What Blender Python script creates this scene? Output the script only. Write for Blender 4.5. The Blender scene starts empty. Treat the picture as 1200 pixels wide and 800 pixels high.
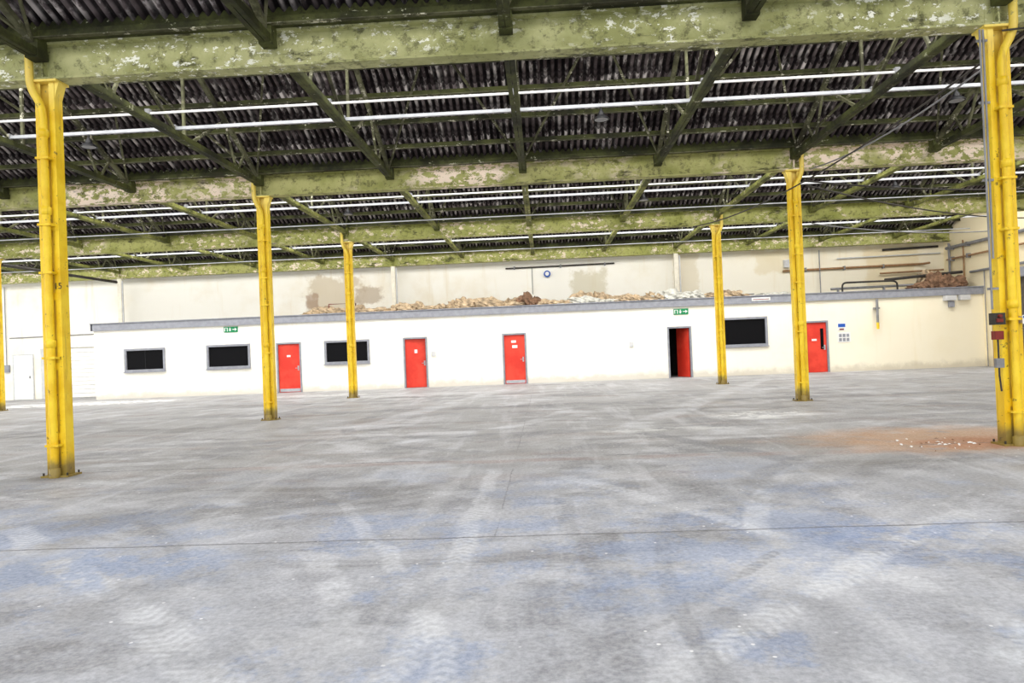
import bpy, math, random
import numpy as np
from mathutils import Vector, Matrix
random.seed(4)
S = bpy.context.scene
S.view_settings.view_transform = 'Standard'
S.view_settings.look = 'None'
S.view_settings.exposure = 0.0

# ------------------------------------------------------------------ node helpers
def new_mat(name, rough=0.7, spec=0.3, metal=0.0):
    m = bpy.data.materials.new(name); m.use_nodes = True
    nt = m.node_tree; b = nt.nodes['Principled BSDF']
    b.inputs['Roughness'].default_value = rough
    b.inputs['Specular IOR Level'].default_value = spec
    b.inputs['Metallic'].default_value = metal
    return m, nt, b
class G:
    def __init__(s, nt):
        s.nt = nt
        s.pos = nt.nodes.new('ShaderNodeNewGeometry').outputs['Position']
    def vec(s, scale):
        n = s.nt.nodes.new('ShaderNodeVectorMath'); n.operation = 'MULTIPLY'
        s.nt.links.new(s.pos, n.inputs[0]); n.inputs[1].default_value = scale
        return n.outputs[0]
    def noise(s, scale=1, detail=4, rough=0.55, sv=(1,1,1), dist=0, off=0, rot=0):
        n = s.nt.nodes.new('ShaderNodeTexNoise')
        if rot:
            r = s.nt.nodes.new('ShaderNodeVectorRotate'); r.rotation_type='Z_AXIS'; r.inputs['Angle'].default_value=rot
            s.nt.links.new(s.pos, r.inputs['Vector'])
            q = s.nt.nodes.new('ShaderNodeVectorMath'); q.operation='MULTIPLY'
            s.nt.links.new(r.outputs[0], q.inputs[0]); q.inputs[1].default_value=sv; v=q.outputs[0]
        else: v = s.vec(sv)
        if off:
            a = s.nt.nodes.new('ShaderNodeVectorMath'); a.operation='ADD'
            s.nt.links.new(v, a.inputs[0]); a.inputs[1].default_value=(off,off*1.7,off*.6); v=a.outputs[0]
        s.nt.links.new(v, n.inputs['Vector'])
        n.inputs['Scale'].default_value = scale; n.inputs['Detail'].default_value = detail
        n.inputs['Roughness'].default_value = rough; n.inputs['Distortion'].default_value = dist
        return n.outputs['Fac']
    def m(s, op, a, b=0.0, c=None, clamp=False):
        n = s.nt.nodes.new('ShaderNodeMath'); n.operation = op; n.use_clamp = clamp
        for i, v in enumerate((a, b) if c is None else (a, b, c)):
            if hasattr(v, 'is_output'): s.nt.links.new(v, n.inputs[i])
            else: n.inputs[i].default_value = v
        return n.outputs[0]
    def ss(s, v, lo, hi, t0=0.0, t1=1.0):
        n = s.nt.nodes.new('ShaderNodeMapRange'); n.interpolation_type = 'SMOOTHSTEP'
        s.nt.links.new(v, n.inputs[0])
        if lo > hi: lo, hi, t0, t1 = hi, lo, t1, t0
        n.inputs[1].default_value = lo; n.inputs[2].default_value = hi
        n.inputs[3].default_value = t0; n.inputs[4].default_value = t1
        return n.outputs[0]
    def mix(s, f, a, b, mode='MIX'):
        n = s.nt.nodes.new('ShaderNodeMix'); n.data_type = 'RGBA'; n.blend_type = mode
        for inp, v in ((n.inputs[0], f), (n.inputs[6], a), (n.inputs[7], b)):
            if hasattr(v, 'is_output'): s.nt.links.new(v, inp)
            elif isinstance(v, (int, float)): inp.default_value = v
            else: inp.default_value = (*v, 1) if len(v) == 3 else v
        return n.outputs[2]
    def xyz(s):
        n = s.nt.nodes.new('ShaderNodeSeparateXYZ'); s.nt.links.new(s.pos, n.inputs[0]); return n.outputs
    def bump(s, h, strength, dist, bsdf):
        n = s.nt.nodes.new('ShaderNodeBump'); n.inputs['Strength'].default_value = strength
        n.inputs['Distance'].default_value = dist
        s.nt.links.new(h, n.inputs['Height']); s.nt.links.new(n.outputs[0], bsdf.inputs['Normal'])
def col(nt, b, out): nt.links.new(out, b.inputs['Base Color'])
def c(r, g, b):  # sRGB 0-255 -> linear
    f = lambda v: (v/255/12.92) if v/255 <= .04045 else ((v/255+.055)/1.055)**2.4
    return (f(r), f(g), f(b))
def simple(name, rgb, rough=.6, metal=0, var=.25, sc=6):
    m, nt, b = new_mat(name, rough, .3, metal); g = G(nt)
    n = g.noise(sc, 5)
    d = tuple(v*(1-var) for v in rgb); l = tuple(min(1, v*(1+var*.5)) for v in rgb)
    col(nt, b, g.mix(g.ss(n, .3, .7), d, l)); return m

# ------------------------------------------------------------------ materials
M_floor, nt, b = new_mat('worn_concrete', .75, .3); g = G(nt)
X, Y, Z = g.xyz()
big = g.noise(.35, 5, .6); med = g.noise(1.6, 6, .65, off=5); fine = g.noise(26, 4, .75)
grime = g.noise(.42, 7, .70, (.5, 1.4, 1), off=9, dist=.8)
streak2 = g.noise(1.0, 4, .6, (3.0, .28, 1), off=3)
sw1 = g.noise(.8, 5, .65, (3.5, .25, 1), off=17, rot=.75)
mott = g.noise(.6, 8, .75, off=61)
near = g.ss(g.m('ADD', Y, g.m('MULTIPLY', big, 5)), 7.5, 13.5, 1, 0)
cc = g.mix(g.ss(med, .3, .7), c(146,145,146), c(174,173,174))
cn = g.mix(g.ss(med, .3, .7), c(158,160,168), c(184,186,194))
cc = g.mix(near, cc, cn)
cc = g.mix(g.m('MULTIPLY', g.ss(mott, .49, .60), .50), cc, c(110,110,115))
cc = g.mix(g.m('MULTIPLY', g.ss(g.noise(.5, 7, .72, off=88), .52, .64), .48), cc, c(214,215,220))
cc = g.mix(g.m('MULTIPLY', g.ss(grime, .51, .64), .55), cc, c(98,95,94))
cc = g.mix(g.m('MULTIPLY', g.ss(streak2, .52, .70), .30), cc, c(216,217,222))
cc = g.mix(g.m('MULTIPLY', g.ss(sw1, .56, .70), .22), cc, c(218,219,224))
blue = g.m('MULTIPLY', g.ss(g.noise(.6, 7, .78, off=21), .51, .60), g.m('MULTIPLY', near, .44))
cc = g.mix(blue, cc, c(124,148,192))
brown = g.m('MULTIPLY', g.ss(g.noise(.5, 5, .6, (1, 2.5, 1), off=33), .53, .68), g.m('MULTIPLY', g.ss(Y, 7, 9.5), .34))
cc = g.mix(brown, cc, c(142,120,108))
def treadmod(f, t, d):
    s = g.m('SINE', g.m('MULTIPLY', g.m('ADD', t, g.m('MULTIPLY', d, .8)), 70))
    return g.m('MULTIPLY', f, g.ss(s, -.6, .6, .5, 1))
def track(cc, x0, y0, x1, y1, w, st, colr, tread=True, curv=0):
    dx, dy = x1-x0, y1-y0; L = math.hypot(dx, dy); nx, ny = -dy/L, dx/L; ux, uy = dx/L, dy/L
    t = g.m('SUBTRACT', g.m('ADD', g.m('MULTIPLY', X, ux), g.m('MULTIPLY', Y, uy)), ux*x0+uy*y0)
    d = g.m('ADD', g.m('MULTIPLY', X, nx), g.m('MULTIPLY', Y, ny))
    d = g.m('ADD', g.m('SUBTRACT', d, nx*x0+ny*y0), g.m('MULTIPLY', g.m('SUBTRACT', big, .5), .7))
    if curv: d = g.m('SUBTRACT', d, g.m('MULTIPLY', g.m('MULTIPLY', t, t), curv))
    d = g.m('ABSOLUTE', d)
    f = g.ss(d, w, w*.5)
    f = g.m('MULTIPLY', f, g.m('MULTIPLY', g.ss(t, -.8, 1.0), g.ss(t, L+.8, L-1.0)))
    f = g.m('MULTIPLY', f, g.ss(med, .34, .58))
    if tread: f = treadmod(f, t, d)
    return g.mix(g.m('MULTIPLY', f, st), cc, colr)
def ring(cc, cx, cy, R, w, st, colr, off):
    ax = g.m('SUBTRACT', X, cx); ay = g.m('SUBTRACT', Y, cy)
    r = g.m('SQRT', g.m('ADD', g.m('MULTIPLY', ax, ax), g.m('MULTIPLY', ay, ay)))
    d = g.m('ABSOLUTE', g.m('SUBTRACT', r, R))
    f = g.m('MULTIPLY', g.ss(d, w, w*.5), g.ss(g.noise(.45, 3, .5, off=off), .44, .56))
    f = g.m('MULTIPLY', f, g.ss(med, .34, .58))
    return g.mix(g.m('MULTIPLY', f, st), cc, colr)
LT = c(220,222,227); DK = c(104,104,109)
cc = track(cc, -5.1, 6.6, -1.3, 3.1, .17, .62, LT)
cc = track(cc, -.75, 2.8, -.6, 9.5, .12, .52, LT)
cc = track(cc, -.35, 2.8, -1.6, 8.0, .09, .48, LT, curv=.03)
cc = track(cc, .35, 2.8, .1, 7.5, .09, .45, DK)
cc = track(cc, .3, 3.1, 3.4, 6.2, .15, .68, LT)
cc = track(cc, .0, 3.4, 2.6, 6.2, .05, .45, DK)
cc = track(cc, 2.6, 3.1, 1.0, 9.0, .12, .42, LT, curv=.03)
cc = track(cc, 3.0, 8.6, 2.0, 13, .22, .5, DK, False, .04)
cc = track(cc, 2.2, 7.8, 5.0, 12.5, .16, .45, DK, False, -.03)
cc = track(cc, -9, 13, 8, 11.2, .35, .45, DK, False, .008)
cc = track(cc, -12, 19, 14, 18, .5, .5, DK, False)
cc = track(cc, -14, 23, 6, 22, .5, .4, DK, False)
cc = track(cc, -5, 9.8, 6, 9.5, .18, .35, c(150,114,98), False)
cc = track(cc, -4, 14, -1.5, 26, .4, .35, LT, False)
cc = track(cc, 1, 12, 8, 27, .4, .35, LT, False)
cc = ring(cc, 9, 4, 7.6, .13, .5, LT, 101); cc = ring(cc, 9, 4, 8.3, .08, .4, DK, 102)
cc = ring(cc, -9, 1.5, 8.2, .14, .5, LT, 103); cc = ring(cc, -9, 1.5, 7.3, .10, .4, DK, 104)
cc = ring(cc, 2, 16, 6.2, .18, .45, DK, 105); cc = ring(cc, -7, 18, 7.5, .25, .4, LT, 106)
def patch(cc, x0, y0, rx, ry, colr, st, nlo=.42, nhi=.56):
    d = g.m('SQRT', g.m('ADD', g.m('POWER', g.m('ABSOLUTE', g.m('DIVIDE', g.m('SUBTRACT', X, x0), rx)), 2), g.m('POWER', g.m('ABSOLUTE', g.m('DIVIDE', g.m('SUBTRACT', Y, y0), ry)), 2)))
    f = g.ss(g.m('SUBTRACT', d, g.m('MULTIPLY', med, .9)), .65, .0)
    f = g.m('MULTIPLY', f, g.ss(g.noise(3.2, 5, .7, off=41), nlo, nhi))
    return g.mix(g.m('MULTIPLY', f, st), cc, colr)
cc = patch(cc, -18, 27.5, 4.5, 1.6, c(250,250,250), .95)
cc = patch(cc, 4.3, 14.5, 1.2, .9, c(230,230,228), .85)
cc = patch(cc, 2.0, 12.6, 1.6, .4, c(212,212,210), .65)
cc = patch(cc, 2.7, 3.3, .8, .6, c(230,234,240), .95)
cc = patch(cc, -8.5, 27, 2.5, 1.0, c(225,225,222), .6)
cc = patch(cc, -3.5, 5.2, 1.6, .7, c(128,150,190), .55)
cc = patch(cc, 2.6, 5.6, 1.0, .5, c(124,148,192), .6)
cc = patch(cc, .6, 4.4, .8, .5, c(128,150,190), .4)
cc = patch(cc, 5.7, 10.4, 2.6, 1.6, c(188,148,112), .85, .2, .5)
cc = patch(cc, 5.7, 9.9, 1.0, .7, c(168,108,62), .8, .25, .5)
cc = patch(cc, -6.7, 9.5, .45, .35, c(90,84,78), .6, .2, .4)
wob = g.m('MULTIPLY', g.m('SUBTRACT', g.noise(1.2, 4, .6, off=7), .5), .09)
jy = g.m('PINGPONG', g.m('ADD', g.m('ADD', Y, 1.9), wob), 3.85)
jy2 = g.m('ABSOLUTE', g.m('ADD', g.m('SUBTRACT', Y, 5.8), g.m('MULTIPLY', wob, .6)))
jy3 = g.m('ABSOLUTE', g.m('ADD', g.m('SUBTRACT', Y, 9.9), g.m('MULTIPLY', wob, 3)))
jx = g.m('PINGPONG', g.m('ADD', g.m('ADD', X, 63.75), wob), 6.33)
jbreak = g.ss(g.noise(.9, 3, .5, off=71), .40, .52)
j = g.m('MAXIMUM', g.m('MULTIPLY', g.ss(jy, .025, .006), .9), g.m('MULTIPLY', g.m('MULTIPLY', g.ss(jx, .012, .003), g.m('MULTIPLY', jbreak, g.ss(Y, 5.7, 5.85))), .5))
j = g.m('MAXIMUM', j, g.m('MULTIPLY', g.ss(jy2, .012, .004), .85))
j = g.m('MAXIMUM', j, g.m('MULTIPLY', g.ss(jy3, .03, .008), jbreak))
cc = g.mix(g.m('MULTIPLY', j, .75), cc, c(82,80,82))
vor = nt.nodes.new('ShaderNodeTexVoronoi'); vor.inputs['Scale'].default_value = 6.5
nt.links.new(g.pos, vor.inputs['Vector'])
spk = g.m('MULTIPLY', g.ss(vor.outputs['Distance'], .09, .05), g.ss(g.noise(.8, 3, .6, off=13), .44, .58))
cc = g.mix(spk, cc, c(242,242,244))
cc = g.mix(g.ss(fine, .25, .75), g.mix(.22, cc, (0,0,0)), g.mix(.15, cc, (1,1,1)))
col(nt, b, cc)
g.bump(g.m('ADD', fine, g.m('MULTIPLY', j, -2)), .25, .01, b)
nt.links.new(g.ss(med, .3, .7, .45, .8), b.inputs['Roughness'])

def wall_mat(name, base, dirt, amt=.4, zlow=None, stains=()):
    m, nt, b = new_mat(name, .8, .2); g = G(nt); X, Y, Z = g.xyz()
    n = g.noise(.5, 6, .6); st = g.noise(1, 5, .6, (2.5, 2.5, .25), off=4)
    cc = g.mix(g.m('MULTIPLY', g.ss(n, .45, .75), amt), base, dirt)
    cc = g.mix(g.m('MULTIPLY', g.ss(st, .56, .72), amt*.8), cc, dirt)
    cc = g.mix(g.ss(X, 2, 18, 0, .5), cc, c(238,222,178))
    if zlow is not None:
        zz = g.m('ADD', Z, g.m('MULTIPLY', g.noise(2.5, 4, .6), -.5))
        cc = g.mix(g.ss(zz, zlow, zlow-.3, 0, .45), cc, c(160,150,135))
    for (x0, z0, rx, rz, colr, s) in stains:
        dx = g.m('DIVIDE', g.m('ABSOLUTE', g.m('SUBTRACT', X, x0)), rx)
        dz = g.m('DIVIDE', g.m('ABSOLUTE', g.m('SUBTRACT', Z, z0)), rz)
        d = g.m('ADD', g.m('MAXIMUM', dx, dz), g.m('MULTIPLY', g.m('SUBTRACT', g.noise(1.6, 5, .65, off=x0), .5), 1.6))
        cc = g.mix(g.ss(d, 1.1, .75, 0, s), cc, colr)
    col(nt, b, cc); g.bump(g.noise(8, 4), .15, .01, b); return m
M_part = wall_mat('cream_painted_wall', c(249,246,236), c(234,223,196), .35, .12)
M_back = wall_mat('cream_painted_wall_upper', c(251,248,238), c(230,216,186), .5, None,
    [(-9.6,4.3,1.3,.9,c(206,192,166),.8),(-8.0,4.2,.7,.4,c(164,142,116),.6),(-10.6,4.0,.3,.35,c(154,120,94),.6),(2.2,4.1,.8,.8,c(210,202,176),.7),
     (6.5,4.6,.6,1.3,c(224,212,184),.6),(15.6,4.4,1.2,1.0,c(224,204,156),.5),(10.5,4.9,1.0,.5,c(228,212,172),.5)])
M_right = wall_mat('cream_side_wall', c(240,230,204), c(200,178,136), .5, .25)
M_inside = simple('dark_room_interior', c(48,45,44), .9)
def green_mat(name, a, bb, flake, fl=(.60,.64), dark=.5, fs=5.5):
    m, nt, b = new_mat(name, .75, .25); g = G(nt)
    n = g.noise(1.3, 6, .65); n2 = g.noise(7, 6, .75, off=3); n3 = g.noise(2.2, 6, .7, (.5,1,1.4), off=8)
    cc = g.mix(g.ss(n, .35, .65), a, bb)
    cc = g.mix(g.m('MULTIPLY', g.ss(n2, .50, .64), dark), cc, c(50,50,30))
    reg = g.ss(g.noise(.55, 3, .5, off=15), .40, .54)
    f = g.m('MULTIPLY', g.ss(g.noise(fs, 6, .74, (.8,1,1.3), off=11), fl[0], fl[1]), reg)
    cc = g.mix(f, cc, flake)
    cc = g.mix(g.m('MULTIPLY', g.ss(n3, .58, .68), .85), cc, c(48,46,28))
    col(nt, b, cc); g.bump(n2, .4, .02, b); return m
M_beam = green_mat('mossy_green_beam', c(150,152,98), c(186,186,134), c(242,242,228), (.565,.595), .6, 8)
M_beam2 = green_mat('flaking_green_beam', c(146,150,78), c(176,176,108), c(238,222,204), (.54,.58), .6)
M_beam3 = green_mat('peeling_green_beam', c(148,150,86), c(178,176,116), c(238,220,202), (.49,.52), .6)
M_tie = green_mat('dark_mossy_steel', c(34,36,20), c(80,84,44), c(190,190,160), (.62,.66), .8)
M_tie2 = green_mat('yellow_green_steel', c(80,84,40), c(138,140,74), c(224,214,188), (.60,.64), .6)
M_raft = green_mat('pale_rafter_steel', c(48,46,34), c(112,112,84), c(208,204,182), (.57,.61), .7)
M_roof, nt, b = new_mat('corrugated_cement_sheet', .9, .1); g = G(nt)
X, Y, Z = g.xyz()
n = g.noise(1, 6, .7, (1.4, .8, .8)); n2 = g.noise(1, 5, .65, (5, 1.8, 1.8), off=6); n3 = g.noise(.8, 5, .65, (1,1.5,1), off=2)
cc = g.mix(g.ss(n, .35, .65), c(60,52,52), c(116,106,106))
cc = g.mix(g.m('MULTIPLY', g.ss(n2, .50, .60), .9), cc, c(208,200,196))
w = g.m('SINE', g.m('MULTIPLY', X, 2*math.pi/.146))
cc = g.mix(g.m('MULTIPLY', g.ss(w, -.5, .5), g.ss(n3, .3, .6, .6, .97)), cc, c(16,13,14))  # dirt and shading of the corrugation troughs, painted into the sheet colour
# lap shadow painted into the sheet colour as dark bands (0.718 m sheet module in every 7.62 m bay)
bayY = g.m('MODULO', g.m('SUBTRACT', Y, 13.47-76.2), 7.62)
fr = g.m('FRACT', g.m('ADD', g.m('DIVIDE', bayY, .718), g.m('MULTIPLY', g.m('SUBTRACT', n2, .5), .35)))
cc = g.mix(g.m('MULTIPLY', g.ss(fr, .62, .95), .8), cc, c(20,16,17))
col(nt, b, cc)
M_yel, nt, b = new_mat('yellow_gloss_paint', .42, .45); g = G(nt); X, Y, Z = g.xyz()
n = g.noise(3, 5, .6); st = g.noise(1, 5, .7, (14, 14, 1.1), off=2)
cc = g.mix(g.ss(n, .35, .65), c(230,188,14), c(244,210,44))
cc = g.mix(g.m('MULTIPLY', g.ss(st, .54, .68), .5), cc, c(166,126,24))
cc = g.mix(g.m('MULTIPLY', g.ss(g.noise(9, 5, .75, off=5), .62, .66), .8), cc, c(80,62,36))
cc = g.mix(g.ss(g.m('ADD', Z, g.m('MULTIPLY', n, -.5)), .12, -.12, 0, .8), cc, c(92,80,56))
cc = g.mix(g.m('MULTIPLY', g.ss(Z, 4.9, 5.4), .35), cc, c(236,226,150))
col(nt, b, cc); g.bump(n, .15, .01, b)
M_red, nt, b = new_mat('red_door_paint', .5, .4); g = G(nt)
col(nt, b, g.mix(g.ss(g.noise(2, 4), .35, .65), c(212,50,34), c(230,70,50)))
M_frame = simple('grey_painted_trim', c(146,148,156), .6, 0, .15)
M_frameL = simple('light_frame', c(206,206,206), .6, 0, .1)
M_cream = simple('cream_steel_paint', c(236,230,212), .6, 0, .1)
M_galv = simple('galvanised_steel', c(180,182,186), .45, .2, .15)
M_white = simple('white_plastic', c(232,232,230), .4, 0, .06)
M_grey = simple('grey_conduit', c(140,140,142), .5, .2, .2)
M_darkp = simple('dark_pipe', c(64,60,56), .6, .2, .3)
M_black = simple('black_plastic', c(22,22,24), .4, 0, .1)
M_glass, nt, b = new_mat('dark_window_glass', .3, .08); b.inputs['Base Color'].default_value = (.005,.005,.006,1)
M_green = simple('exit_sign_green', c(20,130,80), .4, 0, .05)
M_blue = simple('notice_blue', c(40,90,180), .4, 0, .05)
M_rub = simple('beige_insulation', c(192,170,140), .95, 0, .5, 5)
M_rub2 = simple('brown_debris', c(134,104,82), .95, 0, .5, 7)
M_rub3 = simple('pale_sheeting', c(206,204,194), .8, 0, .35, 4)
M_shut = simple('shutter_grey', c(246,245,240), .6, 0, .06)
M_shutd = simple('shutter_dark', c(96,90,84), .7, 0, .3)
M_redbox = simple('red_switch', c(120,40,32), .5)
M_terra = simple('orange_tube', c(160,124,88), .6)
M_glz, nt, b = new_mat('added_roof_glazing', .3, .5); b.inputs['Base Color'].default_value = (.8,.85,.9,1)

# ------------------------------------------------------------------ mesh builder
class MB:
    def __init__(s): s.v=[]; s.f=[]; s.mi=[]; s.mats=[]; s.sm=[]
    def _m(s, mat):
        if mat not in s.mats: s.mats.append(mat)
        return s.mats.index(mat)
    def add(s, vs, fs, mat, smooth=False):
        o=len(s.v); i=s._m(mat); s.v+= [tuple(v) for v in vs]
        for f in fs: s.f.append(tuple(k+o for k in f)); s.mi.append(i); s.sm.append(smooth)
    def box(s, x0,x1,y0,y1,z0,z1, mat):
        vs=[(x,y,z) for x in (x0,x1) for y in (y0,y1) for z in (z0,z1)]
        s.add(vs,[(0,1,3,2),(4,6,7,5),(0,4,5,1),(2,3,7,6),(0,2,6,4),(1,5,7,3)],mat)
    def beam(s, p, q, w, h, mat, up=(0,0,1)):
        p=Vector(p); q=Vector(q); d=(q-p).normalized(); r=d.cross(Vector(up))
        if r.length<1e-4: r=Vector((1,0,0))
        r.normalize(); u=r.cross(d)
        vs=[]
        for e in (p,q):
            for a,bb in ((-1,-1),(1,-1),(1,1),(-1,1)): vs.append(e+r*a*w/2+u*bb*h/2)
        s.add(vs,[(0,3,2,1),(4,5,6,7),(0,1,5,4),(1,2,6,5),(2,3,7,6),(3,0,4,7)],mat)
    def tube(s, pts, rad, mat, n=12, cap=True):
        P=[Vector(p) for p in pts]; rs = rad if isinstance(rad,(list,tuple)) else [rad]*len(P)
        prev=None; vs=[]
        for i,p in enumerate(P):
            if i==0: d=P[1]-P[0]
            elif i==len(P)-1: d=P[-1]-P[-2]
            else: d=(P[i+1]-P[i]).normalized()+(P[i]-P[i-1]).normalized()
            d.normalize()
            if prev is None:
                a=Vector((0,1,0)) if abs(d.y)<.9 else Vector((1,0,0)); r=d.cross(a).normalized()
            else: r=(prev-d*prev.dot(d)).normalized()
            prev=r; u=d.cross(r)
            for k in range(n):
                t=2*math.pi*k/n; vs.append(p+(r*math.cos(t)+u*math.sin(t))*rs[i])
        fs=[(i*n+k,i*n+(k+1)%n,(i+1)*n+(k+1)%n,(i+1)*n+k) for i in range(len(P)-1) for k in range(n)]
        s.add(vs,fs,mat,True)
        if cap:
            s.add(vs[:n],[tuple(range(n))[::-1]],mat); s.add(vs[-n:],[tuple(range(n))],mat)
    def make(s, name, loc=(0,0,0), bevel=0):
        me=bpy.data.meshes.new(name); me.from_pydata(s.v,[],s.f); 
        for m in s.mats: me.materials.append(m)
        me.polygons.foreach_set('material_index',s.mi); me.polygons.foreach_set('use_smooth',s.sm); me.update()
        o=bpy.data.objects.new(name,me); o.location=loc; S.collection.objects.link(o)
        if bevel:
            bv=o.modifiers.new('b','BEVEL'); bv.width=bevel; bv.segments=2; bv.limit_method='ANGLE'
        return o
def arc(p0, p1, p2, n=6):
    p0,p1,p2=map(Vector,(p0,p1,p2)); return [ (1-t)**2*p0+2*t*(1-t)*p1+t*t*p2 for t in [i/n for i in range(n+1)]]

# ------------------------------------------------------------------ layout
ROWS=[-5.6, 2.04, 9.66, 17.28, 24.9, 32.5]
XC=[-31.98, -19.32, -6.66, 6.0]
XL, XR = -34.0, 17.9
YB=33.0; YP=30.3; ZB=5.4
m=MB(); m.box(XL,XR+.3,-8,YB+.3,-.2,0,M_floor); m.make('floor')
m=MB(); m.box(XL,XR+.3,YB,YB+.3,0,6.6,M_back); m.make('wall_back')
m=MB(); m.box(XR,XR+.3,-8,24.2,0,6.6,M_right); m.box(XR,XR+.3,28.6,YB,0,6.6,M_right); m.box(XR,XR+.3,24.2,28.6,3.5,6.6,M_right); m.make('wall_right')
m=MB()
for k in range(35):
    z=k*.1; m.box(XR+.08,XR+.12+(.02 if k%2 else 0),24.21,28.59,z+.001,z+.1,M_shutd)
m.box(XR-.06,XR-.001,28.5,28.66,0.001,3.5,M_frame); m.box(XR-.06,XR-.001,24.1,24.3,0.001,3.5,M_frame); m.box(XR-.2,XR-.001,24.1,28.66,3.4,3.75,M_frame)
m.make('roller_shutter_door')

doors=[(-11.32,-10.29),(-5.89,-4.91),(-1.71,-.745),(5.14,6.09),(10.75,11.65)]
wins=[(-17.92,-16.17,1.15,2.10),(-14.33,-12.48,1.14,2.12),(-9.25,-7.36,1.15,2.10),(7.40,9.20,1.21,2.37)]
DH=2.1; PL=-19.25; PT=3.2
m=MB(); T=.15
ops=sorted([(a,b,0,DH) for a,b in doors]+wins)
x=PL
for a,b_,z0,z1 in ops:
    m.box(x,a,YP,YP+T,0,PT,M_part)
    if z0>0: m.box(a,b_,YP,YP+T,0,z0,M_part)
    m.box(a,b_,YP,YP+T,z1,PT,M_part); x=b_
m.box(x,XR,YP,YP+T,0,PT,M_part)
m.box(PL,PL+T,YP+T,YB,0,PT,M_part)
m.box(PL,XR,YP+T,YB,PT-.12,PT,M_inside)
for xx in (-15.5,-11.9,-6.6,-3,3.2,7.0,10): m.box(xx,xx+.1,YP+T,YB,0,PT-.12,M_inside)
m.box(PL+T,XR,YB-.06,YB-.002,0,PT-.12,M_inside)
m.make('wall_partition')
m=MB(); m.box(PL-.06,XR,YP-.10,YP-.005,PT-.26,PT+.03,M_frame); m.box(PL-.1,XR,YP-.14,YP+.3,PT+.03,PT+.06,M_frame)
m.box(PL-.10,PL-.01,YP-.1,YB,PT-.26,PT+.06,M_frame)
m.make('trim_fascia')
m=MB()
xs=[PL]+[v for d in doors for v in d]+[XR]
for i in range(0,len(xs),2): m.box(xs[i]+.03,xs[i+1]-.03,YP-.02,YP-.002,0,.10,M_part)
m.make('baseboard_partition')
for i,(a,b_,z0,z1) in enumerate(wins):
    m=MB(); t=.07
    m.box(a-.02,a+t,YP-.05,YP+.1,z0-.02,z1+.02,M_frame); m.box(b_-t,b_+.02,YP-.05,YP+.1,z0-.02,z1+.02,M_frame)
    m.box(a+t,b_-t,YP-.05,YP+.1,z1-t,z1+.02,M_frame); m.box(a+t,b_-t,YP-.05,YP+.1,z0-.02,z0+t,M_frame)
    m.box(a-.05,b_+.05,YP-.09,YP-.04,z0-.06,z0-.02,M_frame)
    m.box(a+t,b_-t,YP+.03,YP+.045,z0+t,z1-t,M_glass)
    if i==0 or i==2: m.box((a+b_)/2-.012,(a+b_)/2+.012,YP+.015,YP+.06,z0+t,z1-t,M_black)
    m.make('window_%d'%(i+1),bevel=.006)
for i,(a,b_) in enumerate(doors):
    m=MB(); t=.05
    m.box(a-.02,a+t,YP-.03,YP+T,0,DH+.02,M_frame); m.box(b_-t,b_+.02,YP-.03,YP+T,0,DH+.02,M_frame); m.box(a+t,b_-t,YP-.03,YP+T,DH-t,DH+.02,M_frame)
    W=b_-a-2*t-.01
    d=MB(); hgt=DH-t-.01
    d.box(0,W,-.022,.022,.01,hgt,M_red)
    if i in (0,2): d.box(.03,W-.03,-.028,-.022,.03,.16,M_galv)
    d.tube([(W-.08,-.02,1.02),(W-.08,-.07,1.02),(W-.2,-.07,1.02)],.011,M_galv,8)
    d.box(W-.11,W-.05,-.03,-.022,.92,1.12,M_galv)
    if i==4:
        d.box(.55,.68,-.03,-.02,.95,1.8,M_glass); d.box(.2,.4,-.03,-.02,1.3,1.38,M_white)
    elif i==2: d.box(.33,.55,-.03,-.02,1.5,1.62,M_white); d.box(.3,.5,-.03,-.02,1.72,1.82,M_white)
    elif i==1: d.box(.38,.5,-.03,-.02,1.45,1.6,M_white); d.box(W-.03,W,-.027,-.02,.05,1.9,M_black)
    else: d.box(.36,.52,-.03,-.02,1.5,1.58,M_white)
    fr=m.make('door_%d'%(i+1),bevel=.004); lf=d.make('leaf'); lf.parent=fr
    lf.location=(a+t+.005,YP+.06,0)
    if i==3:
        lf.location=(b_-t-.03,YP+.1,0); lf.rotation_euler=(0,0,math.radians(180-66))
    if i==1:
        lf.location=(a+t+.005,YP+.06,0); lf.rotation_euler=(0,0,math.radians(8))
m=MB(); m.box(-23.5,-23.35,YB-.1,YB-.002,0,2.5,M_frameL); m.box(-20.75,-20.6,YB-.1,YB-.002,0,2.5,M_frameL); m.box(-23.5,-20.6,YB-.14,YB-.002,2.35,2.6,M_shut)
for k in range(12): m.box(-23.35,-20.75,YB-.05-(.02 if k%2 else 0),YB-.002,k*.19+.02,k*.19+.2,M_shut)
m.make('roller_shutter_door')
m=MB(); m.box(-24.9,-24.85,YB-.05,YB-.002,0,2.12,M_frameL); m.box(-23.95,-23.9,YB-.05,YB-.002,0,2.12,M_frameL); m.box(-24.85,-23.95,YB-.05,YB-.002,2.07,2.12,M_frameL)
m.box(-24.85,-23.95,YB-.04,YB-.002,.01,2.07,M_shut); m.box(-24.1,-24.05,YB-.07,YB-.04,.98,1.1,M_grey); m.make('door_6')

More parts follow.
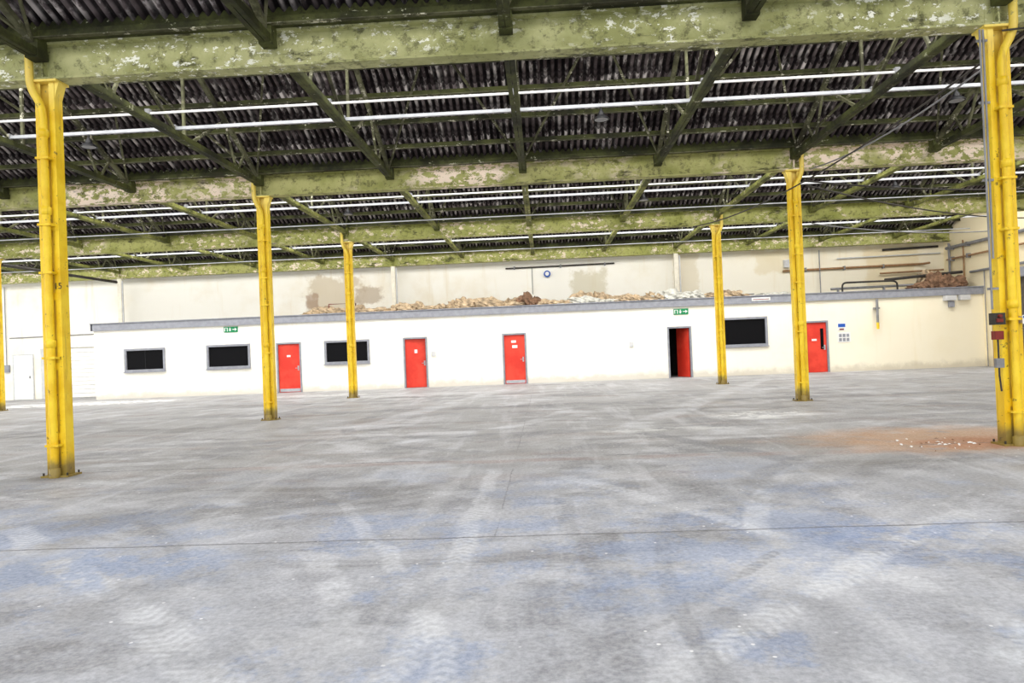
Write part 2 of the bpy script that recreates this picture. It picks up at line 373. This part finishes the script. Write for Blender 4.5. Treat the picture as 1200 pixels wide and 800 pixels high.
# ---------- roof
GUT=6.06; RID=7.75; PITCH=.146
def sheet(m, ya,za,yb,zb, off, x0=XL, x1=XR+.3, thick=0):
    n=int((x1-x0)/PITCH*8); xs=np.linspace(x0,x1,n+1)
    d=Vector((0,yb-ya,zb-za)).normalized(); nn=Vector((0,-d.z,d.y))
    a=.034
    vs=[]
    rows=[(ya,za,0),(yb,zb,0)]
    if thick: rows=[(ya,za,thick),(ya,za,0),(yb,zb,0)]
    for (y,z,t) in rows:
        for xx in xs:
            w=a*math.sin(2*math.pi*xx/PITCH)+off+t
            vs.append((xx,y+nn.y*w,z+nn.z*w))
    N=n+1
    fs=[(q*N+i,q*N+i+1,(q+1)*N+i+1,(q+1)*N+i) for q in range(len(rows)-1) for i in range(n)]
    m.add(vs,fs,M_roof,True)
m=MB(); gz=MB()
for bi in range(len(ROWS)-1):
    y0,y1=ROWS[bi],ROWS[bi+1]; ym=(y0+y1)/2
    ya,yb=y1-.22,ym
    K=5
    for k in range(K):
        t0=k/K-.03; t1=(k+1)/K+.03
        A=(ym+(ya-ym)*t0, RID+(GUT-RID)*t0); B=(ym+(ya-ym)*t1, RID+(GUT-RID)*t1)
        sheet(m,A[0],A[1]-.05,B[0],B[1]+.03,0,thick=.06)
    P=lambda t:(y0+.22+(ym-y0-.22)*t, GUT+(RID-GUT)*t)
    for ta,tb in ((0,.12),(.88,1.03)):
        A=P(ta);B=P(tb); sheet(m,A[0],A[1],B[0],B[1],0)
    A=P(.10);B=P(.90)
    gz.beam((-8,A[0],A[1]+.1),(-8,B[0],B[1]+.1),52,.01,M_glz)
    for xx in np.arange(XL+.3,XR,.63): gz.beam((xx,A[0],A[1]+.07),(xx,B[0],B[1]+.07),.04,.05,M_frameL)
m.make('ceiling'); gz.make('added_roof_glazing')  # glazing and its bars are unseen, added to go with the fill lamps

for bi in range(len(ROWS)-1):
    y0,y1=ROWS[bi],ROWS[bi+1]; ym=(y0+y1)/2; m=MB()
    for t in (0.03,.22,.42,.62,.82,.98):
        y=ym+(y1-.22-ym)*t; z=RID+(GUT-RID)*t-.16
        m.box(XL,XR,y-.02,y+.02,z-.05,z+.05,M_tie); m.box(XL,XR,y-.06,y+.02,z-.06,z-.048,M_raft)
    for t in (0.03,.5,.97):
        y=ym-(ym-y0-.22)*t; z=RID+(GUT-RID)*t-.16
        m.box(XL,XR,y-.03,y+.03,z-.07,z+.05,M_raft)
    m.make('roof_purlin')
def truss_mesh(mt,wd=1.0):
    L=7.62; h=L/2; m=MB(); zt=5.66
    for sx in (-.04,.04):
        m.box(sx-.034,sx+.034,.08,L-.08,zt-.012,zt+.012,mt); m.box(sx*1.75-.008,sx*1.75+.008,.08,L-.08,zt,zt+.09,mt)
    m.beam((0,.22,GUT-.24),(0,h,RID-.28),.08,.09,M_raft); m.beam((0,L-.22,GUT-.24),(0,h,RID-.28),.08,.09,M_raft)
    m.beam((0,h,zt),(0,h,RID-.28),.05,.05,M_raft)
    for s in (1,-1):
        Yt=lambda t: h-s*(h-.22)*(1-t)
        a=(0,Yt(.5),RID-.28-(RID-GUT)*.5+.0); m.beam(a,(0,h-s*(h*.04),zt),.05,.05,M_raft)
        m.beam(a,(0,Yt(.34),zt),.045,.045,M_raft)
        m.beam((0,Yt(.22),GUT-.24+(RID-GUT)*.22),(0,Yt(.34),zt),.045,.045,M_raft)
        m.box(-.006,.006,Yt(.34)-.16,Yt(.34)+.16,zt-.01,zt+.18,mt)
    for y in (.12,L-.32): m.box(-.09,.09,y,y+.2,zt-.03,zt+.30,mt)
    for s in (1,-1):
        m.beam((0,L-.3,GUT-.2),(s*1.58,h+.1,RID-.22),.04,.04,M_raft)
    return m
tm1=truss_mesh(M_tie); tm2=truss_mesh(M_tie2); first={}
for bi in range(len(ROWS)-1):
    for k in range(-12,4):
        x=6.0+3.165*k
        if x<XL+.2: continue
        key=0 if bi<3 else 1
        if key not in first:
            o=(tm1 if key==0 else tm2).make('roof_truss',(x,ROWS[bi],0)); first[key]=o
        else:
            o=bpy.data.objects.new('roof_truss',first[key].data); o.location=(x,ROWS[bi],0); S.collection.objects.link(o)
for ri,y in enumerate(ROWS):
    mt=M_beam if ri<3 else (M_beam3 if ri==3 else M_beam2)
    m=MB(); x0,x1=XL,XR-.01
    H=.50
    m.box(x0,x1,y-.012,y+.012,ZB+.02,ZB+H-.02,mt)
    m.box(x0,x1,y-.13,y+.13,ZB,ZB+.028,mt); m.box(x0,x1,y-.13,y+.13,ZB+H-.028,ZB+H,mt)
    for k in range(-12,4):
        xx=6.0+3.165*k
        if xx>XL+.1 and k%4==0: m.box(xx-.012,xx+.012,y-.12,y+.12,ZB+.028,ZB+H-.028,mt)
        if xx>XL+.1: m.box(xx-.12,xx+.12,y-.02,y+.02,ZB+.05,ZB+H-.05,mt)
    m.box(x0,x1,y-.25,y-.235,ZB+H+.05,GUT+.14,M_tie); m.box(x0,x1,y+.235,y+.25,ZB+H,GUT+.14,M_tie); m.box(x0,x1,y-.25,y+.25,ZB+H,ZB+H+.015,M_tie)
    m.make('roof_beam')

# ---------- columns
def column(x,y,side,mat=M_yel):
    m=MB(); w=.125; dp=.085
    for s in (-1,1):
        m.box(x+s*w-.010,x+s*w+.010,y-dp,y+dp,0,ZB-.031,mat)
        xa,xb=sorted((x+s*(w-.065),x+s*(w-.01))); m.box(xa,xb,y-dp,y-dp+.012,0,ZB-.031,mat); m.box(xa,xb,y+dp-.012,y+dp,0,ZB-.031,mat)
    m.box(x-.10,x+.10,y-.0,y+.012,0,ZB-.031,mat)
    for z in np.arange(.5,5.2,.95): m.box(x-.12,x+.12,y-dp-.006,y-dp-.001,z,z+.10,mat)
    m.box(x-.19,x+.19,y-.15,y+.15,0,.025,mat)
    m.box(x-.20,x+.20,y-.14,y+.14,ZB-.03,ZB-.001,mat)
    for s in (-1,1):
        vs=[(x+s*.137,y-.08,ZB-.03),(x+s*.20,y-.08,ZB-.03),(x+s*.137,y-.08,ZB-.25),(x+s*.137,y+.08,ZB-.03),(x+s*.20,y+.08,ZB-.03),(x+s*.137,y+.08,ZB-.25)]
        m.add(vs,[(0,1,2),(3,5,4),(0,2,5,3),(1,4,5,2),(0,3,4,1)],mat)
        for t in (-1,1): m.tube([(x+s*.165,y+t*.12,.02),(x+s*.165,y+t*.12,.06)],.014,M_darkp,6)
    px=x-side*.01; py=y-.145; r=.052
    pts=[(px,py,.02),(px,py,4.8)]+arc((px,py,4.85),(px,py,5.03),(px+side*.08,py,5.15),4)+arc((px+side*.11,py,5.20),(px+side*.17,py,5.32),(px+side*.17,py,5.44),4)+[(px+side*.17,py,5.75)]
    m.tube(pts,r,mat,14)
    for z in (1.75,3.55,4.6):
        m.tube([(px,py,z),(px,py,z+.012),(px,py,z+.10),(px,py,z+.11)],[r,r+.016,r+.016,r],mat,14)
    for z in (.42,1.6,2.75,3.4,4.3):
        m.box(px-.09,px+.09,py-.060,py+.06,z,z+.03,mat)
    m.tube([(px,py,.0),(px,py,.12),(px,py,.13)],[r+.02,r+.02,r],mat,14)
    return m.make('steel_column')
for y in ROWS[1:5]:
    for x in XC:
        if y<5: 
            if x in (XC[1],XC[0]): column(x,y,-1)
            continue
        o=column(x,y,-1 if x<0 else 1)
for x in XC[1:]:
    m=MB(); m.box(x-.09,x+.09,32.4,32.58,PT+.001,ZB,M_cream); m.box(x-.14,x+.14,32.38,32.62,PT+.001,PT+.03,M_cream); m.tube([(x+.15,32.4,PT+.01),(x+.15,32.4,5.3)],.035,M_frameL,8); m.make('steel_column_stub')
cu=bpy.data.curves.new('column_number','FONT'); cu.body='15'; cu.size=.12; cu.extrude=.001
to=bpy.data.objects.new('painted_column_number',cu); S.collection.objects.link(to); to.location=(-6.66+.045,9.66-.094,2.55); to.rotation_euler=(math.pi/2,0,0); cu.materials.append(M_darkp)

# ---------- electrical kit on near right column
m=MB(); x,y=6.0,9.66
for dx in (-.24,-.20): m.tube([(x+dx,y-.1,1.75 if dx<-.22 else 2.4),(x+dx,y-.1,5.35)],.014,M_grey,8)
for z in (2.0,3.4,4.4,5.2): m.box(x-.27,x-.137,y-.085,y-.06,z,z+.03,M_grey)
m.make('electrical_conduit')
m=MB(); m.box(x-.28,x-.14,y-.20,y-.08,1.55,1.70,M_darkp); m.box(x-.26,x-.18,y-.22,y-.20,1.58,1.63,M_redbox); m.box(x-.26,x-.15,y-.17,y-.08,1.36,1.47,M_redbox); m.tube([(x-.22,y-.18,1.66),(x-.22,y-.24,1.66)],.022,M_redbox,10)
m.tube([(x-.2,y-.12,1.36),(x-.2,y-.12,.9),(x-.17,y-.10,.7)],.012,M_darkp,8); m.box(x-.24,x-.14,y-.14,y-.08,1.0,1.12,M_grey); m.make('electrical_switch_box',bevel=.006)
m=MB(); m.box(x+.055,x+.165,y-.222,y-.215,1.55,1.66,M_white); m.box(x+.06,x+.16,y-.224,y-.222,1.62,1.65,M_blue); m.box(x+.08,x+.13,y-.215,y-.09,1.56,1.65,M_white); m.make('warning_label')
m=MB()
def sag(p,q,s,n=14):
    p,q=Vector(p),Vector(q); return [p.lerp(q,i/n)-Vector((0,0,s*4*(i/n)*(1-i/n))) for i in range(n+1)]
m.tube(sag((6.3,9.4,5.3),(5.2,24.7,5.35),.45),.018,M_darkp,6)
m.tube(sag((6.25,9.4,5.2),(6.3,17.0,5.35),.22),.016,M_grey,6)
m.tube(sag((6.0,9.5,5.3),(11.5,6.0,5.5),.3),.014,M_darkp,6)
m.tube(sag((17.6,20,5.5),(6.25,17.1,5.1),.35),.02,M_darkp,6)
m.tube(sag((17.6,26,5.3),(6.25,17.1,5.0),.25),.02,M_darkp,6)
m.tube(sag((17.6,28,5.2),(9.2,24.9,5.3),.2),.02,M_grey,6)
m.make('hanging_cable')

# ---------- lighting trunking and lamps
for bi in (1,2,3,4):
    y0=ROWS[bi]; m=MB()
    for (dy,xa,w,mt) in ((2.55,-12.5 if bi==2 else -24,.034,M_white),(3.45,XL,.055,M_galv)):
        m.box(xa,XR-.3,y0+dy-w/2,y0+dy+w/2,5.78,5.78+w*1.0,mt)
        for k in range(-11,4):
            xx=6+3.165*k+.0
            if xx>xa: m.box(xx-.04,xx+.04,y0+dy-.04,y0+dy+.04,5.76,5.87,M_grey)
    if bi>=3:
        m.tube([(XL+4,y0+5.2,5.6),(XR-.5,y0+5.2,5.6)],.018,M_galv,8)
    m.make('lighting_trunking')
def lamp(x,y,z):
    m=MB(); k=.72
    prof=[(0,.03),(.04,.06),(.10,.085),(.14,.09),(.17,.15),(.22,.20),(.24,.21)]
    m.tube([(x,y,z-a*k) for a,_ in prof],[r*k for _,r in prof],M_black,18,cap=False)
    m.tube([(x,y,z-.235*k),(x,y,z-.24*k)],[.17*k,.17*k],M_grey,18)
    m.tube([(x,y,z),(x,y,z+.05)],.02,M_black,8)
    m.make('high_bay_lamp')
lamp(1.2,13.11,5.72); lamp(-8.3,13.11,5.72); lamp(7.45,13.11,5.72); lamp(-5.5,20.73,5.72); lamp(3.0,20.73,5.72); lamp(10.0,20.73,5.72)

# ---------- pipework
m=MB()
m.tube([(-19.32,25.2,5.22),(-19.32,32.2,5.22)],.06,M_darkp,10)
m.tube([(-30,24.5,5.3),(-19.5,24.5,5.25)],.035,M_grey,8)
m.make('overhead_pipe')
m=MB(); m.tube([(-1.6,32.93,5.12),(3.33,32.93,5.15)],.035,M_darkp,8); m.tube([(-.4,32.93,5.12),(-.4,32.93,3.9)],.015,M_grey,6)
for xx in (-1.2,.9,2.9): m.box(xx-.03,xx+.03,32.88,32.998,5.06,5.2,M_grey)
m.make('wall_pipe')
m=MB(); yy=32.9
m.tube([(10.8,yy,4.45),(16.5,yy,4.5)]+arc((16.6,yy,4.5),(17.0,yy,4.5),(17.0,yy-.4,4.5),4),.05,M_terra,8)
m.tube([(12.4,yy-.06,3.22),(12.4,yy-.06,5.3)],.025,M_grey,8); m.tube([(15.2,yy,5.2),(17.6,yy,5.25)],.05,M_darkp,8); m.tube([(11.2,yy-.1,3.25),(11.2,yy-.1,5.3)],.03,M_frameL,8)
m.tube([(13.2,yy,4.9),(17.7,yy,4.95)],.03,M_frameL,8); m.tube([(15.0,yy-.1,4.15),(17.75,yy-.1,4.2)],.04,M_terra,8)
for xx in (11.8,13.5,15.2): m.box(xx-.03,xx+.03,yy-.06,yy+.098,4.38,4.56,M_grey)
m.make('wall_pipe')
m=MB(); yy=31.0
m.tube([(12.6,yy,3.22)]+arc((12.6,yy,3.5),(12.6,yy,3.68),(12.8,yy,3.68),4)+arc((14.6,yy,3.68),(14.86,yy,3.68),(14.86,yy,3.5),4)+[(14.86,yy,3.22)],.04,M_darkp,8)
m.tube([(12.2,yy+.2,3.45),(17.7,yy+.2,3.5)],.05,M_grey,8); m.tube([(14.5,yy+.3,3.75),(17.7,yy+.3,3.95)],.06,M_darkp,8)
for xx in (12.5,14.4,16.3): m.box(xx-.03,xx+.03,yy+.15,yy+.25,PT+.001,3.48,M_grey)
m.make('roof_pipework')
m=MB(); m.tube([(-10.0,31.2,3.30),(-5.0,31.2,3.36),(2,31.25,3.34),(9,31.2,3.38)],.03,M_grey,8)
for xx in (-9.5,-5,-1,2,5.5,8.5): m.box(xx-.03,xx+.03,31.17,31.27,PT+.001,3.36,M_grey)
m.tube([(-9.4,31.6,3.3),(-9.4,31.6,3.75),(-8.2,31.6,3.75),(-8.2,31.6,3.3)],.025,M_redbox,8)
m.make('roof_pipework')
m=MB(); m.tube([(13.6,YP-.18,PT-.3),(13.6,YP-.18,1.95)],.05,M_grey,10); m.tube([(13.6,YP-.18,1.95),(13.6,YP-.18,1.68)],.055,M_yel,10); m.box(13.5,13.7,YP-.2,YP-.001,2.5,2.56,M_grey); m.make('vent_pipe')
m=MB(); m.box(16.3,16.75,YP-.22,YP-.001,2.72,2.92,M_frameL); m.box(16.9,17.3,YP-.22,YP-.001,2.72,2.92,M_frameL); m.box(16.5,16.7,YP-.15,YP-.001,2.45,2.7,M_frame); m.make('junction_box',bevel=.01)
m=MB(); m.tube([(17.8,30.9,3.9),(17.8,24.0,3.9)],.05,M_grey,8); m.tube([(17.8,32.6,4.6),(17.8,20,4.6)],.04,M_terra,8); m.tube([(17.82,29.6,.0),(17.82,29.6,4.6)],.025,M_terra,8); m.tube([(17.8,32.6,5.1),(17.8,20,5.05)],.07,M_grey,8)
m.tube([(17.8,29.2,0),(17.8,29.2,5.3)],.04,M_darkp,8); m.tube([(17.82,30.0,.0),(17.82,30.0,3.9)],.02,M_grey,8); m.tube([(17.8,32.4,3.4),(17.8,32.4,5.3)],.05,M_grey,8); m.tube([(17.83,31.4,3.5),(17.83,31.4,5.3)],.03,M_terra,8)
for y_ in (29.2,31.0,32.2):
    for z_ in (4.6,5.08): m.box(17.72,17.898,y_-.03,y_+.03,z_-.09,z_+.09,M_grey)
m.make('wall_pipe')
m=MB(); m.box(17.7,17.898,28.75,29.05,1.3,1.9,M_frameL); m.box(17.72,17.898,28.8,29.0,2.1,2.4,M_redbox); m.box(17.68,17.7,28.8,29.0,1.4,1.6,M_darkp); m.make('distribution_box')

# ---------- signs
def exit_sign(x,z):
    m=MB(); m.box(x-.3,x+.3,YP-.03,YP-.002,z-.12,z+.12,M_green); y=YP-.034
    m.box(x-.27,x-.13,y,YP-.03,z-.08,z+.08,M_white); m.box(x-.24,x-.16,y-.002,y,z-.08,z+.06,M_green)
    m.box(x-.06,x+.0,y,YP-.03,z-.07,z+.03,M_white); m.box(x-.05,x-.01,y,YP-.03,z+.04,z+.08,M_white); m.box(x-.08,x+.03,y,YP-.03,z-.01,z+.01,M_white)
    m.box(x+.08,x+.2,y,YP-.03,z-.015,z+.015,M_white)
    m.add([(x+.18,y,z-.07),(x+.27,y,z),(x+.18,y,z+.07)],[(0,1,2)],M_white)
    m.make('exit_sign')
exit_sign(-13.26,2.77); exit_sign(5.72,2.73)
m=MB(); m.box(12.05,12.38,YP-.02,YP-.001,1.68,1.98,M_white); m.box(12.07,12.36,YP-.023,YP-.02,1.82,1.96,M_blue); m.box(12.12,12.3,YP-.023,YP-.02,1.7,1.76,M_redbox); m.make('safety_notice')
m=MB(); m.box(12.05,12.55,YP-.02,YP-.001,1.2,1.6,M_white)
for a in range(3):
    for q in range(2): m.box(12.09+a*.15,12.2+a*.15,YP-.023,YP-.02,1.24+q*.17,1.37+q*.17,M_frame)
m.make('safety_notice')
m=MB(); m.box(8.6,9.35,YP-.125,YP-.101,3.04,3.17,M_white); m.box(8.65,9.3,YP-.128,YP-.125,3.08,3.11,M_redbox); m.make('notice_strip')
m=MB(); m.tube([(.28,32.99,4.8),(.28,32.86,4.8)],.15,M_blue,16); m.tube([(.28,32.86,4.8),(.28,32.84,4.8)],.09,M_white,16); m.make('alarm_bell')
m=MB(); m.box(10.85,11.1,32.82,32.998,4.6,4.95,M_frameL); m.make('meter_box',bevel=.01)
m=MB(); m.box(-25.3,-25.05,YB-.1,YB-.001,1.3,1.65,M_frame) ; m.tube([(-25.18,YB-.05,1.65),(-25.18,YB-.05,5.3)],.02,M_grey,6); m.tube([(-25.0,YB-.05,2.9),(-19.4,YB-.05,2.95)],.02,M_grey,6); m.make('wall_conduit')
m=MB(); m.box(3.55,3.7,YP-.05,YP-.001,1.35,1.55,M_frameL); m.box(-4.72,-4.55,YP-.05,YP-.001,1.3,1.5,M_frameL); m.make('light_switch')

# ---------- debris heaps
import bmesh
def heap(x,y,z,lx,ly,h,mat,seed,name='insulation_debris'):
    rnd=random.Random(seed); bm=bmesh.new(); N=int(4+lx*2.4)
    for k in range(N):
        t=(k+.5)/N; px=(t-.5)*lx; s=(.5+.5*rnd.random())*(1-abs(2*t-1)**3*.6)
        r=bmesh.ops.create_icosphere(bm,subdivisions=3,radius=1)
        hh=h*s; W=lx/N*1.35*(.7+.8*rnd.random()); ox=px; oy=(rnd.random()-.5)*ly*.6; ph=rnd.random()*9; tilt=rnd.uniform(-.6,.6)
        for v in r['verts']:
            c0=v.co.copy(); d=1+.24*math.sin(c0.x*4+ph)*math.cos(c0.y*5+ph)+.14*math.sin(c0.z*9+c0.x*7+ph)+rnd.uniform(-.05,.05)
            v.co=Vector((ox+c0.x*W*d, oy+c0.y*ly*.5*d, max(0.001,hh*.45+c0.z*hh*.6*d+tilt*c0.x*hh*.5)))
    me=bpy.data.meshes.new(name); bm.to_mesh(me); bm.free(); me.materials.append(mat)
    o=bpy.data.objects.new(name,me); o.location=(x,y,z); S.collection.objects.link(o)
zz=PT
D=[(-5.7,30.9,2.0,.48,M_rub),(-4.4,30.9,1.4,.36,M_rub),(-2.5,30.9,2.8,.48,M_rub),(-3.4,31.2,1.8,.54,M_rub),(-.55,30.9,1.3,.60,M_rub2),(-1.0,31.1,1.4,.52,M_rub),
   (.5,30.9,1.6,.38,M_rub),(2.0,30.9,2.6,.38,M_rub3),(2.2,31.3,1.8,.66,M_rub),(4.2,30.9,2.2,.46,M_rub),(5.7,30.9,2.4,.52,M_rub3),(7.6,30.9,2.2,.36,M_rub),(9.8,30.9,2.2,.28,M_rub3),
   (16.5,30.9,1.9,.75,M_rub2),(16.7,31.5,1.3,1.0,M_rub),(-8.9,31.7,3.2,.50,M_rub),(-7.2,30.9,1.6,.28,M_rub)]
for i,(x,y,lx,h,mt) in enumerate(D): heap(x,y,zz,lx,.55,h,mt,i+1)
m=MB(); rnd=random.Random(5)
for k in range(34):
    a=min(5.6,rnd.gauss(5.2,.3)); b2=rnd.gauss(9.9,.2); s=rnd.uniform(.008,.036); t=rnd.random()*3
    ca,sa=math.cos(t)*s,math.sin(t)*s
    m.add([(a-ca,b2-sa,.003),(a+sa,b2-ca,.010),(a+ca,b2+sa,.005),(a-sa,b2+ca,.014),(a,b2,.02)],[(0,1,4),(1,2,4),(2,3,4),(3,0,4)],M_white if k%3 else M_rub2)
m.make('paint_flake_debris')

# ---------- light
W=bpy.data.worlds.new('overcast_sky'); S.world=W; W.use_nodes=True
bg=W.node_tree.nodes['Background']; bg.inputs[0].default_value=(.95,.97,1,1); bg.inputs[1].default_value=2.05
slope=math.atan2(RID-GUT,3.6)
PW=[1850,1850,1900,2250,3050]
for bi in range(len(ROWS)-1):
    y0=ROWS[bi]
    L=bpy.data.lights.new('fill_area_light','AREA'); L.shape='RECTANGLE'; L.size=50; L.size_y=2.7; L.energy=PW[bi]; L.color=(1,.985,.965)  # unseen area lamp, added under the roof slope to brighten floor and back wall
    o=bpy.data.objects.new('fill_area_light',L); S.collection.objects.link(o)
    o.location=(-8,y0+.22+1.79,(GUT+RID)/2+.0); o.rotation_euler=(slope,0,0)

# ---------- camera
cam=bpy.data.cameras.new('camera'); cam.sensor_width=36; cam.lens=850/1200*36; cam.clip_end=200
co=bpy.data.objects.new('camera',cam); S.collection.objects.link(co); S.camera=co
psi=.0436; p=.0091; th=.040
f=Vector((-math.sin(psi)*math.cos(p),math.cos(psi)*math.cos(p),math.sin(p)))
r0=f.cross(Vector((0,0,1))).normalized(); u0=r0.cross(f)
r=r0*math.cos(th)-u0*math.sin(th); u=u0*math.cos(th)+r0*math.sin(th)
M=Matrix((r,u,-f)).transposed().to_4x4(); M.translation=Vector((0,0,1.5)); co.matrix_world=M
